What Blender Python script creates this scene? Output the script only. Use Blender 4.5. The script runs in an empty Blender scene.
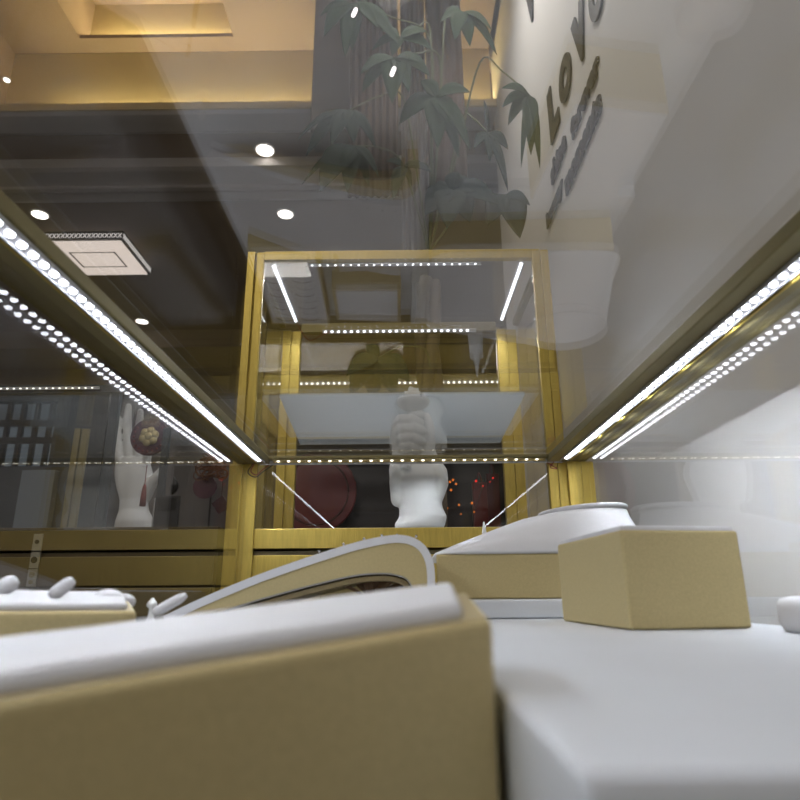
import bpy, bmesh, math, random
from mathutils import Vector, Matrix
random.seed(7)
PI = math.pi
S = bpy.context.scene
C = S.collection
# ---------------------------------------------------------------- camera
F = 630.0
TH = math.atan(193 / 630); YAW = math.radians(.33); ROLL = math.radians(-.4)
CR = Matrix.Rotation(YAW, 3, 'Z') @ Matrix.Rotation(PI / 2 + TH, 3, 'X') @ Matrix.Rotation(ROLL, 3, 'Z')
cd = bpy.data.cameras.new('camera'); cam = bpy.data.objects.new('camera', cd); C.objects.link(cam)
cam.matrix_world = CR.to_4x4()
cd.sensor_width = 36; cd.lens = 36 * F / 800; cd.clip_start = .005; cd.clip_end = 50
cd.dof.use_dof = True; cd.dof.focus_distance = 1.0; cd.dof.aperture_fstop = 13
S.camera = cam
S.view_settings.view_transform = 'Standard'; S.view_settings.look = 'None'
S.view_settings.gamma = 1; S.view_settings.use_curve_mapping = False
S.view_settings.exposure = -0.25
S.cycles.use_denoising = True
S.cycles.max_bounces = 14; S.cycles.glossy_bounces = 8; S.cycles.transparent_max_bounces = 40
S.cycles.diffuse_bounces = 4; S.cycles.transmission_bounces = 8
S.cycles.caustics_reflective = False
S.cycles.sample_clamp_indirect = 6

def at(px, py, **k):
    """where the sight line measured at a photograph point meets the plane X, Y or Z = value"""
    d = CR @ Vector(((px - 400) / F, (400 - py) / F, -1))
    n, v = list(k.items())[0]
    i = 'XYZ'.index(n)
    return d * (v / d[i])

# ---------------------------------------------------------------- materials
def newmat(name):
    m = bpy.data.materials.new(name); m.use_nodes = True
    nt = m.node_tree
    return m, nt, nt.nodes['Principled BSDF']
def mat(name, col, rough=.6, metal=0, noise=0, nscale=40, bump=0, bscale=200, spec=.5, stretch=None):
    m, nt, b = newmat(name)
    b.inputs['Base Color'].default_value = (*col, 1); b.inputs['Roughness'].default_value = rough
    b.inputs['Metallic'].default_value = metal; b.inputs['Specular IOR Level'].default_value = spec
    tc = nt.nodes.new('ShaderNodeTexCoord'); mp = nt.nodes.new('ShaderNodeMapping')
    nt.links.new(tc.outputs['Object'], mp.inputs[0])
    if stretch: mp.inputs['Scale'].default_value = stretch
    if noise:
        n = nt.nodes.new('ShaderNodeTexNoise'); n.inputs['Scale'].default_value = nscale; n.inputs['Detail'].default_value = 6
        nt.links.new(mp.outputs[0], n.inputs['Vector'])
        r = nt.nodes.new('ShaderNodeValToRGB')
        r.color_ramp.elements[0].position = .3; r.color_ramp.elements[1].position = .7
        r.color_ramp.elements[0].color = (*[c * (1 - noise) for c in col], 1)
        r.color_ramp.elements[1].color = (*[min(1, c * (1 + noise)) for c in col], 1)
        nt.links.new(n.outputs['Fac'], r.inputs[0]); nt.links.new(r.outputs[0], b.inputs['Base Color'])
    if bump:
        n2 = nt.nodes.new('ShaderNodeTexNoise'); n2.inputs['Scale'].default_value = bscale; n2.inputs['Detail'].default_value = 4
        nt.links.new(mp.outputs[0], n2.inputs['Vector'])
        bp = nt.nodes.new('ShaderNodeBump'); bp.inputs['Strength'].default_value = bump; bp.inputs['Distance'].default_value = .002
        nt.links.new(n2.outputs['Fac'], bp.inputs['Height']); nt.links.new(bp.outputs[0], b.inputs['Normal'])
    return m
def emit(name, col, s):
    m = bpy.data.materials.new(name); m.use_nodes = True; nt = m.node_tree; nt.nodes.clear()
    e = nt.nodes.new('ShaderNodeEmission'); o = nt.nodes.new('ShaderNodeOutputMaterial')
    e.inputs[0].default_value = (*col, 1); e.inputs[1].default_value = s
    nt.links.new(e.outputs[0], o.inputs[0]); return m
def glass(name, ior, tint=(1, 1, 1)):
    # solid pane: fresnel mirror over clear transmission, the same on entry and exit
    m = bpy.data.materials.new(name); m.use_nodes = True; nt = m.node_tree; nt.nodes.clear()
    N = nt.nodes.new; L = nt.links.new
    g = N('ShaderNodeNewGeometry'); fr = N('ShaderNodeFresnel')
    mx = N('ShaderNodeMix'); mx.data_type = 'FLOAT'
    mx.inputs[2].default_value = ior; mx.inputs[3].default_value = 1 / ior
    L(g.outputs['Backfacing'], mx.inputs[0]); L(mx.outputs[0], fr.inputs['IOR'])
    t = N('ShaderNodeBsdfTransparent'); t.inputs[0].default_value = (*tint, 1)
    gl = N('ShaderNodeBsdfGlossy'); gl.inputs['Roughness'].default_value = 0.0
    ms = N('ShaderNodeMixShader'); o = N('ShaderNodeOutputMaterial')
    L(fr.outputs[0], ms.inputs[0]); L(t.outputs[0], ms.inputs[1]); L(gl.outputs[0], ms.inputs[2]); L(ms.outputs[0], o.inputs[0])
    return m

WHITE = mat('white_leatherette', (.78, .79, .83), .55, noise=.02, nscale=60, bump=.15, bscale=900)
BOARD = mat('white_board', (.76, .80, .87), .5, noise=.02, nscale=12, bump=.1, bscale=500)
KRAFT = mat('gold_leatherette', (.55, .45, .225), .55, noise=.06, nscale=700, bump=.25, bscale=1500)
KRAFTRIM = mat('gold_leatherette_edge', (.5, .4, .22), .5, noise=.05, nscale=700)
BROWN = mat('brown_suede', (.2, .12, .07), .8, noise=.2, nscale=100)
GOLD = mat('gold_metal', (.58, .43, .10), .42, .7, noise=.1, nscale=30, bump=.2, bscale=60, stretch=(8, 8, 1))
GOLDB = mat('gold_beam_metal', (.27, .23, .11), .45, .6, noise=.05, nscale=30)
BRONZE = mat('bronze_panel', (.105, .078, .035), .45, .3, noise=.1, nscale=20)
ALU = mat('led_channel_metal', (.62, .63, .66), .4, .5)
LED = emit('led_light', (.90, .92, 1), 20)
LEDF = emit('led_light_cabinet', (.9, .93, 1), 6)
LEDY = emit('led_light_warm', (1, .97, .85), 4)
GL = glass('clear_glass', 1.62)
GLT = glass('top_glass', 2.35)
GLB = glass('cabinet_glass', 1.35)
WALLW = mat('pale_wall_paint', (.80, .795, .78), .8, noise=.03, nscale=3)
WALLG = mat('grey_wall_paint', (.3, .3, .31), .8, noise=.05, nscale=3)
WALLD = mat('olive_wall_covering', (.22, .18, .10), .7, noise=.1, nscale=4)
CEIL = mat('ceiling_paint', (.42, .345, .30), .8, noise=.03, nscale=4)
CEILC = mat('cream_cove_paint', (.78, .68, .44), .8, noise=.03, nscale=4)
TRIM = mat('trim_paint', (.72, .68, .66), .6)
FLOOR = mat('floor_tile', (.12, .11, .10), .3, noise=.2, nscale=2)
DARK = mat('dark_partition', (.045, .055, .065), .4, noise=.2, nscale=8)
BLACK = mat('black_plastic', (.012, .012, .014), .35)
INK = mat('dark_grey_letter', (.02, .022, .025), .5)
LEAF = mat('leaf_green', (.014, .042, .012), .8, noise=.25, nscale=25)
LEAF2 = mat('leaf_blue_green', (.010, .028, .018), .8, noise=.25, nscale=25)
STEM = mat('stem_green', (.11, .13, .05), .6)
BARK = mat('bark', (.12, .09, .06), .8, noise=.3, nscale=30)
CURT = mat('brown_curtain', (.12, .082, .062), .8, noise=.1, nscale=8)
CURTG = mat('grey_curtain', (.25, .225, .21), .8, noise=.1, nscale=8)
PORC = mat('white_resin', (.86, .88, .88), .4)
RED = mat('dark_red_lacquer', (.22, .02, .02), .35)
PURPLE = mat('purple_glaze', (.10, .025, .05), .35, noise=.3, nscale=60)
GOLDL = mat('pale_gold_relief', (.6, .5, .26), .4, .4, bump=.6, bscale=150)
COPPER = mat('copper_wire', (.25, .10, .05), .35, .8)
WIRER = mat('red_wire_plastic', (.25, .02, .03), .4)
SILVER = mat('silver_metal', (.7, .7, .7), .25, .9)
LAMPW = emit('downlight_glow', (1, .93, .85), 5)
PANEL = emit('panel_lamp_glow', (1, .86, .76), 1.15)
COVE = emit('cove_strip_glow', (1, .77, .34), 60)
BULBO = emit('orange_bulb', (1, .25, .03), .9)
BULBR = emit('red_bulb', (1, .03, .02), 1.0)
WINP = emit('pale_window_light', (.55, .66, .75), .13)

# ---------------------------------------------------------------- helpers
def obj(name, bm, m, parent=None, smooth=False):
    me = bpy.data.meshes.new(name); bmesh.ops.recalc_face_normals(bm, faces=bm.faces); bm.to_mesh(me); bm.free()
    for x in (m if isinstance(m, (list, tuple)) else [m]): me.materials.append(x)
    if smooth:
        for p in me.polygons: p.use_smooth = True
    o = bpy.data.objects.new(name, me); C.objects.link(o)
    if parent:
        o.parent = parent
        o.matrix_parent_inverse = parent_world(parent).inverted()
    return o
def parent_world(o):
    M = Matrix.Translation(o.location) @ o.rotation_euler.to_matrix().to_4x4()
    if o.parent: return parent_world(o.parent) @ o.matrix_parent_inverse @ M
    return M
def tag(o, label, cat, group=None, kind=None):
    o['label'] = label; o['category'] = cat
    if group: o['group'] = group
    if kind: o['kind'] = kind
    return o
def thing(name, label, cat, loc=(0, 0, 0), group=None):
    o = bpy.data.objects.new(name, None); C.objects.link(o); o.location = loc; o.empty_display_size = .02
    return tag(o, label, cat, group)
def box(bm, x0, x1, y0, y1, z0, z1):
    vs = [bm.verts.new((x, y, z)) for x in (x0, x1) for y in (y0, y1) for z in (z0, z1)]
    for f in ((0, 1, 3, 2), (4, 6, 7, 5), (0, 4, 5, 1), (2, 3, 7, 6), (0, 2, 6, 4), (1, 5, 7, 3)):
        bm.faces.new([vs[i] for i in f])
    return vs
def bevel(bm, w, seg=2):
    bmesh.ops.recalc_face_normals(bm, faces=bm.faces)
    bmesh.ops.bevel(bm, geom=list(bm.edges), offset=w, segments=seg, profile=.6, affect='EDGES', clamp_overlap=True)
def bx(*boxes, bev=0, seg=2):
    bm = bmesh.new()
    for b in boxes: box(bm, *b)
    if bev: bevel(bm, bev, seg)
    return bm
def hexa(bot, top, bev=0, seg=3):
    """solid between two quads (four corners each, same winding)"""
    bm = bmesh.new()
    a = [bm.verts.new(p) for p in bot]; b = [bm.verts.new(p) for p in top]
    n = len(a)
    bm.faces.new(a[::-1]); bm.faces.new(b)
    for i in range(n): bm.faces.new((a[i], a[(i + 1) % n], b[(i + 1) % n], b[i]))
    if bev: bevel(bm, bev, seg)
    return bm
def tube(bm, pts, r, n=8, cap=True):
    pts = [Vector(p) for p in pts]
    rings = []
    up = Vector((.13, .31, .94))
    for i, p in enumerate(pts):
        t = (pts[min(i + 1, len(pts) - 1)] - pts[max(i - 1, 0)]).normalized()
        a = t.cross(up)
        if a.length < .05: a = t.cross(Vector((1, 0, 0)))
        a.normalize(); b = t.cross(a)
        rr = r[i] if isinstance(r, (list, tuple)) else r
        rings.append([bm.verts.new(p + (a * math.cos(2 * PI * k / n) + b * math.sin(2 * PI * k / n)) * rr) for k in range(n)])
    for i in range(len(rings) - 1):
        for k in range(n):
            bm.faces.new((rings[i][k], rings[i][(k + 1) % n], rings[i + 1][(k + 1) % n], rings[i + 1][k]))
    if cap: bm.faces.new(rings[0][::-1]); bm.faces.new(rings[-1])
    return bm
def curve(pts, n=8):
    """Catmull-Rom"""
    P = [Vector(p) for p in pts]; P = [P[0] * 2 - P[1]] + P + [P[-1] * 2 - P[-2]]
    out = []
    for i in range(1, len(P) - 2):
        for k in range(n):
            t = k / n
            out.append(.5 * ((2 * P[i]) + (P[i + 1] - P[i - 1]) * t + (2 * P[i - 1] - 5 * P[i] + 4 * P[i + 1] - P[i + 2]) * t * t + (3 * P[i] - P[i - 1] - 3 * P[i + 1] + P[i + 2]) * t ** 3))
    out.append(P[-2]); return out
def disc(bm, c, r, z0, z1, n=32, ry=None, tilt=0):
    ry = ry or r
    a = [bm.verts.new((c[0] + r * math.cos(2 * PI * k / n), c[1] + ry * math.sin(2 * PI * k / n), z0 + tilt * math.cos(2 * PI * k / n))) for k in range(n)]
    b = [bm.verts.new((c[0] + r * math.cos(2 * PI * k / n), c[1] + ry * math.sin(2 * PI * k / n), z1 + tilt * math.cos(2 * PI * k / n))) for k in range(n)]
    bm.faces.new(a[::-1]); bm.faces.new(b)
    for k in range(n): bm.faces.new((a[k], a[(k + 1) % n], b[(k + 1) % n], b[k]))
def loft(bm, rings):
    R = [[bm.verts.new(p) for p in r] for r in rings]; n = len(R[0])
    bm.faces.new(R[0][::-1]); bm.faces.new(R[-1])
    for i in range(len(R) - 1):
        for k in range(n): bm.faces.new((R[i][k], R[i][(k + 1) % n], R[i + 1][(k + 1) % n], R[i + 1][k]))
def prism(poly, y0, y1):
    """XZ outline extruded along Y"""
    bm = bmesh.new()
    a = [bm.verts.new((x, y0, z)) for x, z in poly]; b = [bm.verts.new((x, y1, z)) for x, z in poly]
    n = len(a); bm.faces.new(a[::-1]); bm.faces.new(b)
    for i in range(n): bm.faces.new((a[i], a[(i + 1) % n], b[(i + 1) % n], b[i]))
    return bm
def struct(name, bm, m): o = obj(name, bm, m); o['kind'] = 'structure'; return o

# ---------------------------------------------------------------- room
ZF = -.95; ZC = 2.05; XR = .42
struct('floor', bx((-4.5, 3, -3, 7, ZF - .1, ZF)), FLOOR)
struct('wall_right', bx((XR, XR + .12, -3, 2.35, ZF, ZC + .7)), WALLW)
struct('wall_left', bx((-4.6, -4.5, -3, 7, ZF, ZC + .7)), WALLG)
struct('wall_far', bx((-4.5, 3, 7, 7.1, ZF, ZC + .7)), WALLD)
struct('wall_back', bx((-4.5, 3, -3.1, -3, ZF, ZC + .7)), WALLG)
struct('wall_right_far', bx((2.9, 3, 2.35, 7, ZF, ZC + .7)), WALLG)
# ceiling: main slab with a two-step recess, the hidden strips stand on the ledges
RX0, RX1 = -1.85, XR
YE, YR, ZR = 2.27, 2.40, 2.49
bm = bmesh.new()
box(bm, -4.6, 3.1, YR, 7.1, ZC, ZC + .9)            # beyond the recess
box(bm, RX0, RX1, YE, YR, ZC, ZC + .02)             # ledge
box(bm, -4.6, RX0, -3.1, YR, ZC, ZC + .9)
box(bm, RX0, RX1, -3.1, .3, ZC, ZC + .9)
box(bm, XR, 3.1, -3.1, YR, ZC + .3, ZC + .9)
struct('ceiling', bm, CEIL)
T0, T1 = -1.5, -.78
bm = bmesh.new()
box(bm, RX0, T0, .3, YR - .006, ZR, 3.0); box(bm, T1, RX1, .3, YR - .006, ZR, 3.0)
box(bm, T0, T1, 2.39, YR - .006, ZR, 3.0); box(bm, T0, T1, .3, 1.4, ZR, 3.0)
box(bm, T0, T1, 2.31, 2.39, ZR, ZR + .02); box(bm, T0, T1, 1.4, 2.39, 2.78, 3.0)
o = struct('ceiling_recess', bm, CEIL); o.name = 'ceiling.001'
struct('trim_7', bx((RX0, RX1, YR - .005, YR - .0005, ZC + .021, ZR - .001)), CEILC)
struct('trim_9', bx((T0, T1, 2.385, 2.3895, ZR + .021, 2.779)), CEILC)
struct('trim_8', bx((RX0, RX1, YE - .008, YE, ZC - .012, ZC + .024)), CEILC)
# cornices and mouldings, long strips across the room
def moulding(n, y0, prof, m=TRIM, x0=-4.5, x1=2.9):
    bm = bmesh.new(); P = [(y0 + a, ZC - b) for a, b in prof]
    A = [bm.verts.new((x0, *p)) for p in P]; B = [bm.verts.new((x1, *p)) for p in P]
    k = len(P); bm.faces.new(A); bm.faces.new(B[::-1])
    for i in range(k): bm.faces.new((A[i], B[i], B[(i + 1) % k], A[(i + 1) % k]))
    struct('trim_%d' % n, bm, m)
moulding(1, 2.272, [(0, 0), (0, .012), (.015, .02), (.05, .022), (.05, .012), (.13, .012), (.16, 0)], x1=XR)
moulding(2, 2.60, [(0, 0), (0, .05), (.03, .055), (.03, .04), (.16, .04), (.16, .055), (.19, .055), (.19, 0)])
moulding(3, 2.84, [(0, 0), (0, .03), (.05, .035), (.09, .02), (.09, 0)])
moulding(4, 4.7, [(0, 0), (0, .15), (.2, .15), (.2, 0)], m=CEIL)
moulding(5, 5.6, [(0, 0), (0, .25), (.2, .25), (.2, 0)], m=CEIL)
# cove light strips
def cove(x0, x1, y, z, lab):
    t = thing('cove_light', lab, 'light', ((x0 + x1) / 2, y, z))
    obj('housing', bx((x0, x1, y - .012, y + .012, z, z + .008)), ALU, t)
    obj('diffuser', bx((x0, x1, y - .009, y + .009, z + .008, z + .018), bev=.002), COVE, t)
cove(RX0 + .25, -.36, YR - .03, ZC + .021, 'long warm strip light hidden on the lower ceiling ledge')
cove(.02, XR - .02, YR - .03, ZC + .021, 'short warm strip light behind the plant, on the ledge beside the right wall')
cove(T0 + .06, T1 - .06, 2.365, ZR + .021, 'warm strip light hidden on the upper, inner ceiling ledge')
# pilaster hanging at the recess end
struct('trim_6', bx((-.36, -.2, 2.06, 2.2, ZC - .3, ZR - .001), bev=.008), CURTG)
def drape(xa, xb, Y, ztop, zbot, m, lab, amp=.006, waves=7):
    bm = bmesh.new(); n = waves * 10; rows = []
    for side in (0, 1):
        for z in (ztop, zbot):
            rows.append([bm.verts.new((xa + (xb - xa) * i / n, Y + amp * math.sin(2 * PI * waves * i / n) + side * .006, z)) for i in range(n + 1)])
    for i in range(n):
        bm.faces.new((rows[0][i], rows[0][i + 1], rows[1][i + 1], rows[1][i])); bm.faces.new((rows[2][i], rows[2][i + 1], rows[3][i + 1], rows[3][i]))
        bm.faces.new((rows[0][i], rows[0][i + 1], rows[2][i + 1], rows[2][i])); bm.faces.new((rows[1][i], rows[1][i + 1], rows[3][i + 1], rows[3][i]))
    bm.faces.new((rows[0][0], rows[1][0], rows[3][0], rows[2][0])); bm.faces.new((rows[0][n], rows[1][n], rows[3][n], rows[2][n]))
    t = thing('curtain', lab, 'curtain', ((xa + xb) / 2, Y, ztop))
    obj('drape', bm, m, t, True)
    b2 = bmesh.new(); tube(b2, [(xa - .02, Y, ztop + .004), (xb + .02, Y, ztop + .004)], .01); obj('curtain_rail', b2, BROWN, t, True)
drape(-.19, -.01, 1.9, 2.45, 1.33, CURT, 'brown curtain hanging behind the middle of the plant')
drape(.10, .24, 1.95, 2.45, 1.30, CURT, 'narrow brown curtain hanging behind the right side of the plant', waves=4)
drape(.0, .10, 2.05, 2.45, 1.2, CURTG, 'pale grey curtain strip hanging between two brown curtains', waves=5)

# ceiling lamps
def downlight(px, py, lab, r=.045):
    p = at(px, py, Z=ZC)
    t = thing('downlight', lab, 'ceiling light', (p.x, p.y, ZC), 'recessed ceiling downlights')
    bm = bmesh.new(); n = 32
    loft(bm, [[(p.x + q * math.cos(2 * PI * k / n), p.y + q * math.sin(2 * PI * k / n), z) for k in range(n)] for q, z in ((r * 1.25, ZC - .0005), (r * 1.2, ZC - .005), (r * 1.02, ZC - .005))])
    obj('trim_ring', bm, TRIM, t, False)
    bm = bmesh.new(); disc(bm, (p.x, p.y), r, ZC - .0075, ZC - .0052); obj('lens', bm, LAMPW, t)
downlight(265, 149.5, 'round recessed downlight, the biggest, between the two pale ceiling mouldings', .042)
downlight(285.5, 213.5, 'round recessed downlight just above the tall cabinet', .042)
downlight(40, 214, 'round recessed downlight left, above the square crystal lamp', .042)
downlight(142, 321, 'small distant downlight right of the left light bar', .045)
downlight(7, 79, 'tiny downlight at the left edge beside the glowing recess', .012)
for (x, y) in ((-1.0, -.6), (-2.6, .8), (-3.0, -1.6), (-1.6, -2.2)):
    pass
# square crystal ceiling lamp
pc = [at(46, 240, Z=ZC - .06), at(122, 240, Z=ZC - .06), at(146, 275, Z=ZC - .06)]
px1 = pc[1].x; y0, y1 = sorted((pc[2].y, pc[1].y))
px0 = px1 - .47
t = thing('ceiling_lamp', 'square flat ceiling lamp with pinkish glow and patterned crystal edge', 'ceiling light', ((px0 + px1) / 2, (y0 + y1) / 2, ZC))
obj('body', bx((px0, px1, y0, y1, ZC - .055, ZC - .0005)), BLACK, t)
obj('diffuser', bx((px0 + .012, px1 - .012, y0 + .012, y1 - .012, ZC - .065, ZC - .055), bev=.003), PANEL, t)
bm = bmesh.new()
for k in range(18):
    x = px0 + .015 + k * (px1 - px0 - .03) / 17
    for s in (-1, 1):
        tube(bm, [(x - .01, y0 - .003, ZC - .03 - s * .014), (x + .01, y0 - .003, ZC - .03 + s * .014)], .003, 5)
    y = y0 + .015 + k * (y1 - y0 - .03) / 17
    for s in (-1, 1):
        tube(bm, [(px1 + .003, y - .01, ZC - .03 - s * .014), (px1 + .003, y + .01, ZC - .03 + s * .014)], .003, 5)
obj('crystal_edge', bm, emit('self_lit_crystal', (1, .93, .88), .8), t)  # crystals made to glow, in place of light caught from the lamp
bm = bmesh.new()
for a, b in ((.14, .132),):
    cx, cy = (px0 + px1) / 2, (y0 + y1) / 2
    for (q0, q1, q2, q3) in ((cx - a, cx + a, cy - .09, cy - .084), (cx - a, cx + a, cy + .084, cy + .09), (cx - a, cx - b, cy - .09, cy + .09), (cx + b, cx + a, cy - .09, cy + .09)):
        box(bm, q0, q1, q2, q3, ZC - .069, ZC - .0652)
obj('inner_frame', bm, TRIM, t)

# unseen area lights added to brighten the room and the right wall
def area(name, loc, sx, sy, power, col, rot=(0, 0, 0)):
    l = bpy.data.lights.new(name, 'AREA'); l.shape = 'RECTANGLE'; l.size = sx; l.size_y = sy; l.energy = power; l.color = col
    o = bpy.data.objects.new(name, l); C.objects.link(o); o.location = loc; o.rotation_euler = rot; return o
area('room_fill_light', (-1.2, -1.6, 2.0), 1.2, .6, 45, (1, .95, .88))
area('room_fill_light', (-2.8, 1.2, 2.0), 1.0, .6, 12, (1, .93, .86))
area('room_fill_light', (-.6, 4.6, 1.75), 1.2, .6, 30, (1, .95, .9))
area('wall_fill_light', (.05, .8, 1.98), 0.3, 1.8, 13.0, (1, .95, .88), (0, math.radians(-35), 0))  # added to lift the brightness of the right wall
def spots(a, b, n, power, d=(0, 0, -1)):
    """the light the diodes of a strip throw, one lamp for every handful of diodes"""
    for k in range(n):
        l = bpy.data.lights.new('strip_spot', 'SPOT'); l.energy = power / n; l.color = (.86, .92, 1); l.shadow_soft_size = 0
        l.spot_size = math.radians(172); l.spot_blend = 1
        o = bpy.data.objects.new('strip_spot', l); C.objects.link(o); o.location = Vector(a).lerp(Vector(b), (k + .5) / n)
        o.rotation_euler = Vector(d).to_track_quat('-Z', 'Y').to_euler()
# ---------------------------------------------------------------- counter the camera looks into
XG = .250; XL = -.228; YF = .905; H = .19; ZB = -.075
ctr = thing('jewelry_counter', 'glass jewelry counter with gold beams and bright light strips, seen from inside', 'display case', (0, .4, ZF))
YN = -.16
obj('cabinet_body', bx((XL - .004, XG + .004, YN, YF - .004, ZF + .002, ZB), bev=.003), BRONZE, ctr)
def beam(name, b, m=GOLDB): return obj(name, bx(b, bev=.0012), m, ctr)
HB = .181
beam('side_beam', (XL - .014, -.196, YN, YF + .004, HB, H + .0005))
beam('side_beam', (.208, XG + .014, YN, YF + .004, HB, H + .0005))
beam('far_beam', (-.196, .208, YF - .012, YF + .004, H - .004, H + .0005))
beam('near_beam', (-.196, .208, YN, YN + .02, H - .013, H + .0005))
obj('beam_lip', bx((-.2125, -.2105, YN, YF - .02, HB - .0022, HB)), GOLD, ctr)
obj('beam_lip', bx((.2365, .2385, YN, YF - .02, HB - .0022, HB)), GOLD, ctr)
obj('far_lip', bx((-.21, .23, YF - .002, YF - .0005, H - .0105, H - .0045)), ALU, ctr)
def post(parent, x0, x1, y0, y1, z0, z1, name='post', m=GOLD):
    w = x1 - x0
    bm = bx((x0, x0 + w * .46, y0, y1, z0, z1), (x0 + w * .54, x1, y0 + .003, y1, z0, z1), (x0 + w * .4, x0 + w * .6, y0 + .006, y1 - .001, z0, z1), bev=.0008)
    return obj(name, bm, m, parent)
post(ctr, -.253, -.213, YF - .006, YF + .003, ZB, HB)
post(ctr, .236, .274, YF - .006, YF + .003, ZB, HB)
post(ctr, -.242, -.22, YN - .01, YN + .006, ZB, HB)
post(ctr, .242, .264, YN - .01, YN + .006, ZB, HB)
obj('top_glass', bx((-.230, .252, YN + .005, YF + .002, H + .001, H + .006)), GLT, ctr)
obj('side_glass', bx((XL - .002, XL + .003, YN + .01, YF - .008, ZB + .001, HB - .0005)), GL, ctr)
obj('side_glass', bx((XG - .003, XG + .002, YN + .01, YF - .008, ZB + .001, HB - .0005)), GL, ctr)

ledmesh = None
def led_strip(parent, a, b, pitch, facing, w=.010, led=.0048, material=None, name='led_strip', channel=None):
    """channel from a to b; facing = unit vector the lamps look along"""
    global ledmesh
    a, b, n = Vector(a), Vector(b), Vector(facing)
    d = (b - a).normalized(); s = d.cross(n).normalized(); L = (b - a).length
    bm = bmesh.new(); h = .0012
    vs = [a + s * (w / 2) * i + n * h * j + d * L * k for i in (-1, 1) for j in (0, 1) for k in (0, 1)]
    vs = [bm.verts.new(v) for v in vs]
    for f in ((0, 1, 3, 2), (4, 6, 7, 5), (0, 4, 5, 1), (2, 3, 7, 6), (0, 2, 6, 4), (1, 5, 7, 3)): bm.faces.new([vs[i] for i in f])
    for e in (-1, 1):   # raised edges
        vv = [a + s * (w / 2 * e + q) + n * j + d * L * k for q in (-.0006, .0006) for j in (h, h + .0016) for k in (0, 1)]
        vv = [bm.verts.new(v) for v in vv]
        for f in ((0, 1, 3, 2), (4, 6, 7, 5), (0, 4, 5, 1), (2, 3, 7, 6), (0, 2, 6, 4), (1, 5, 7, 3)): bm.faces.new([vv[i] for i in f])
    st = obj(name, bm, channel or ALU, parent)
    cnt = int(L / pitch); R = Matrix((d, s, n)).transposed()
    first = None
    for k in range(cnt):
        p = a + d * (pitch * (k + .5)) + n * (h + .0001)
        if first is None:
            bm = bmesh.new()
            rings = []
            for q, z in ((1, 0), (1, .0006), (.75, .0013), (.3, .0016)):
                rings.append([(q * led / 2 * math.cos(2 * PI * i / 10), q * led / 2 * math.sin(2 * PI * i / 10), z) for i in range(10)])
            loft(bm, rings)
            me = bpy.data.meshes.new('led'); bmesh.ops.recalc_face_normals(bm, faces=bm.faces); bm.to_mesh(me); bm.free(); me.materials.append(material or LED)
            first = bpy.data.objects.new('led', me); o = first
        else: o = first.copy()
        C.objects.link(o); o.parent = st
        o.matrix_world = Matrix.Translation(p) @ R.to_4x4()
    return st
led_strip(ctr, (-.2035, YN + .03, HB - .0001), (-.2035, YF - .022, HB - .0001), .0108, (0, 0, -1))
led_strip(ctr, (.2275, YN + .03, HB - .0001), (.2275, YF - .022, HB - .0001), .0108, (0, 0, -1))
led_strip(ctr, (-.19, YF - .006, H - .0042), (.205, YF - .006, H - .0042), .0150, (0, -.35, -.94), w=.006, led=.0042, material=LEDY, channel=GOLDL)
spots((-.2035, YN + .05, HB - .006), (-.2035, YF - .04, HB - .006), 12, 4.6, (.15, 0, -1))
spots((.2275, YN + .05, HB - .006), (.2275, YF - .04, HB - .006), 12, 7.0, (1.0, 0, -1))
spots((-.18, YF - .008, H - .011), (.18, YF - .008, H - .011), 4, .8, (0, -.2, -1))
def wire(parent, pts, m, r=.0007, name='wire'):
    bm = bmesh.new(); tube(bm, curve(pts), r, 6); return obj(name, bm, m, parent, True)
wire(ctr, [(-.214, .884, .177), (-.219, .889, .168), (-.212, .893, .163), (-.205, .895, .170), (-.196, .897, .178)], WIRER)
wire(ctr, [(-.216, .884, .177), (-.223, .889, .166), (-.213, .893, .160), (-.203, .895, .168), (-.19, .897, .178)], BLACK)
wire(ctr, [(.213, .884, .177), (.209, .889, .170), (.219, .893, .169), (.206, .895, .178)], WIRER)

# white boards
DX = .0218
bm = bmesh.new()
P = [(DX, .0895), (.243, .0895), (.243, .878), (-.196, .878), (-.196, .222), (DX, .222)]
A = [bm.verts.new((x, y, ZB + .001)) for x, y in P]; B = [bm.verts.new((x, y, -.0215)) for x, y in P]
bm.faces.new(A[::-1]); bm.faces.new(B)
for i in range(6): bm.faces.new((A[i], A[(i + 1) % 6], B[(i + 1) % 6], B[i]))
bevel(bm, .0025, 3)
tag(obj('display_board', bm, BOARD), 'large matt white raised board covering the counter floor', 'board')
tag(obj('riser_board', bx((.012, .241, .56, .876, -.0210, -.006), bev=.002, seg=3), BOARD), 'thin white riser board under the white bust at the far right', 'board')

# near block: tilted padded box, gold sides
def at_d(px, py, D):
    d = CR @ Vector(((px - 400) / F, (400 - py) / F, -1)); return d * D
def padded(name, lab, cat, top, zbot, rim=.004, bev=.0025, pad_h=.003, group=None, under=None):
    """four top corners (front left, front right, back right, back left)"""
    T = [Vector(p) for p in top]
    Bt = [Vector((p.x, p.y, zb)) for p, zb in zip(T, zbot if isinstance(zbot, (list, tuple)) else [zbot] * 4)]
    c = sum(T, Vector()) / 4
    t = thing(name, lab, cat, (c.x, c.y, min(b.z for b in Bt)), group)
    obj('side_panel', hexa(Bt, T, bev), KRAFT, t, False)
    nrm = (T[1] - T[0]).cross(T[3] - T[0]).normalized()
    if nrm.z < 0: nrm = -nrm
    I = [p + (c - p).normalized() * rim * 1.4 for p in T]
    obj('padded_top', hexa([p - nrm * .001 for p in I], [p + nrm * pad_h for p in I], pad_h * .6), WHITE, t, True)
    return t
fl = at_d(-150, 727, .088); fr = at_d(492, 618, .14); br = at_d(468, 592, .195); bl = at_d(-120, 668, .145)
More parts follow.
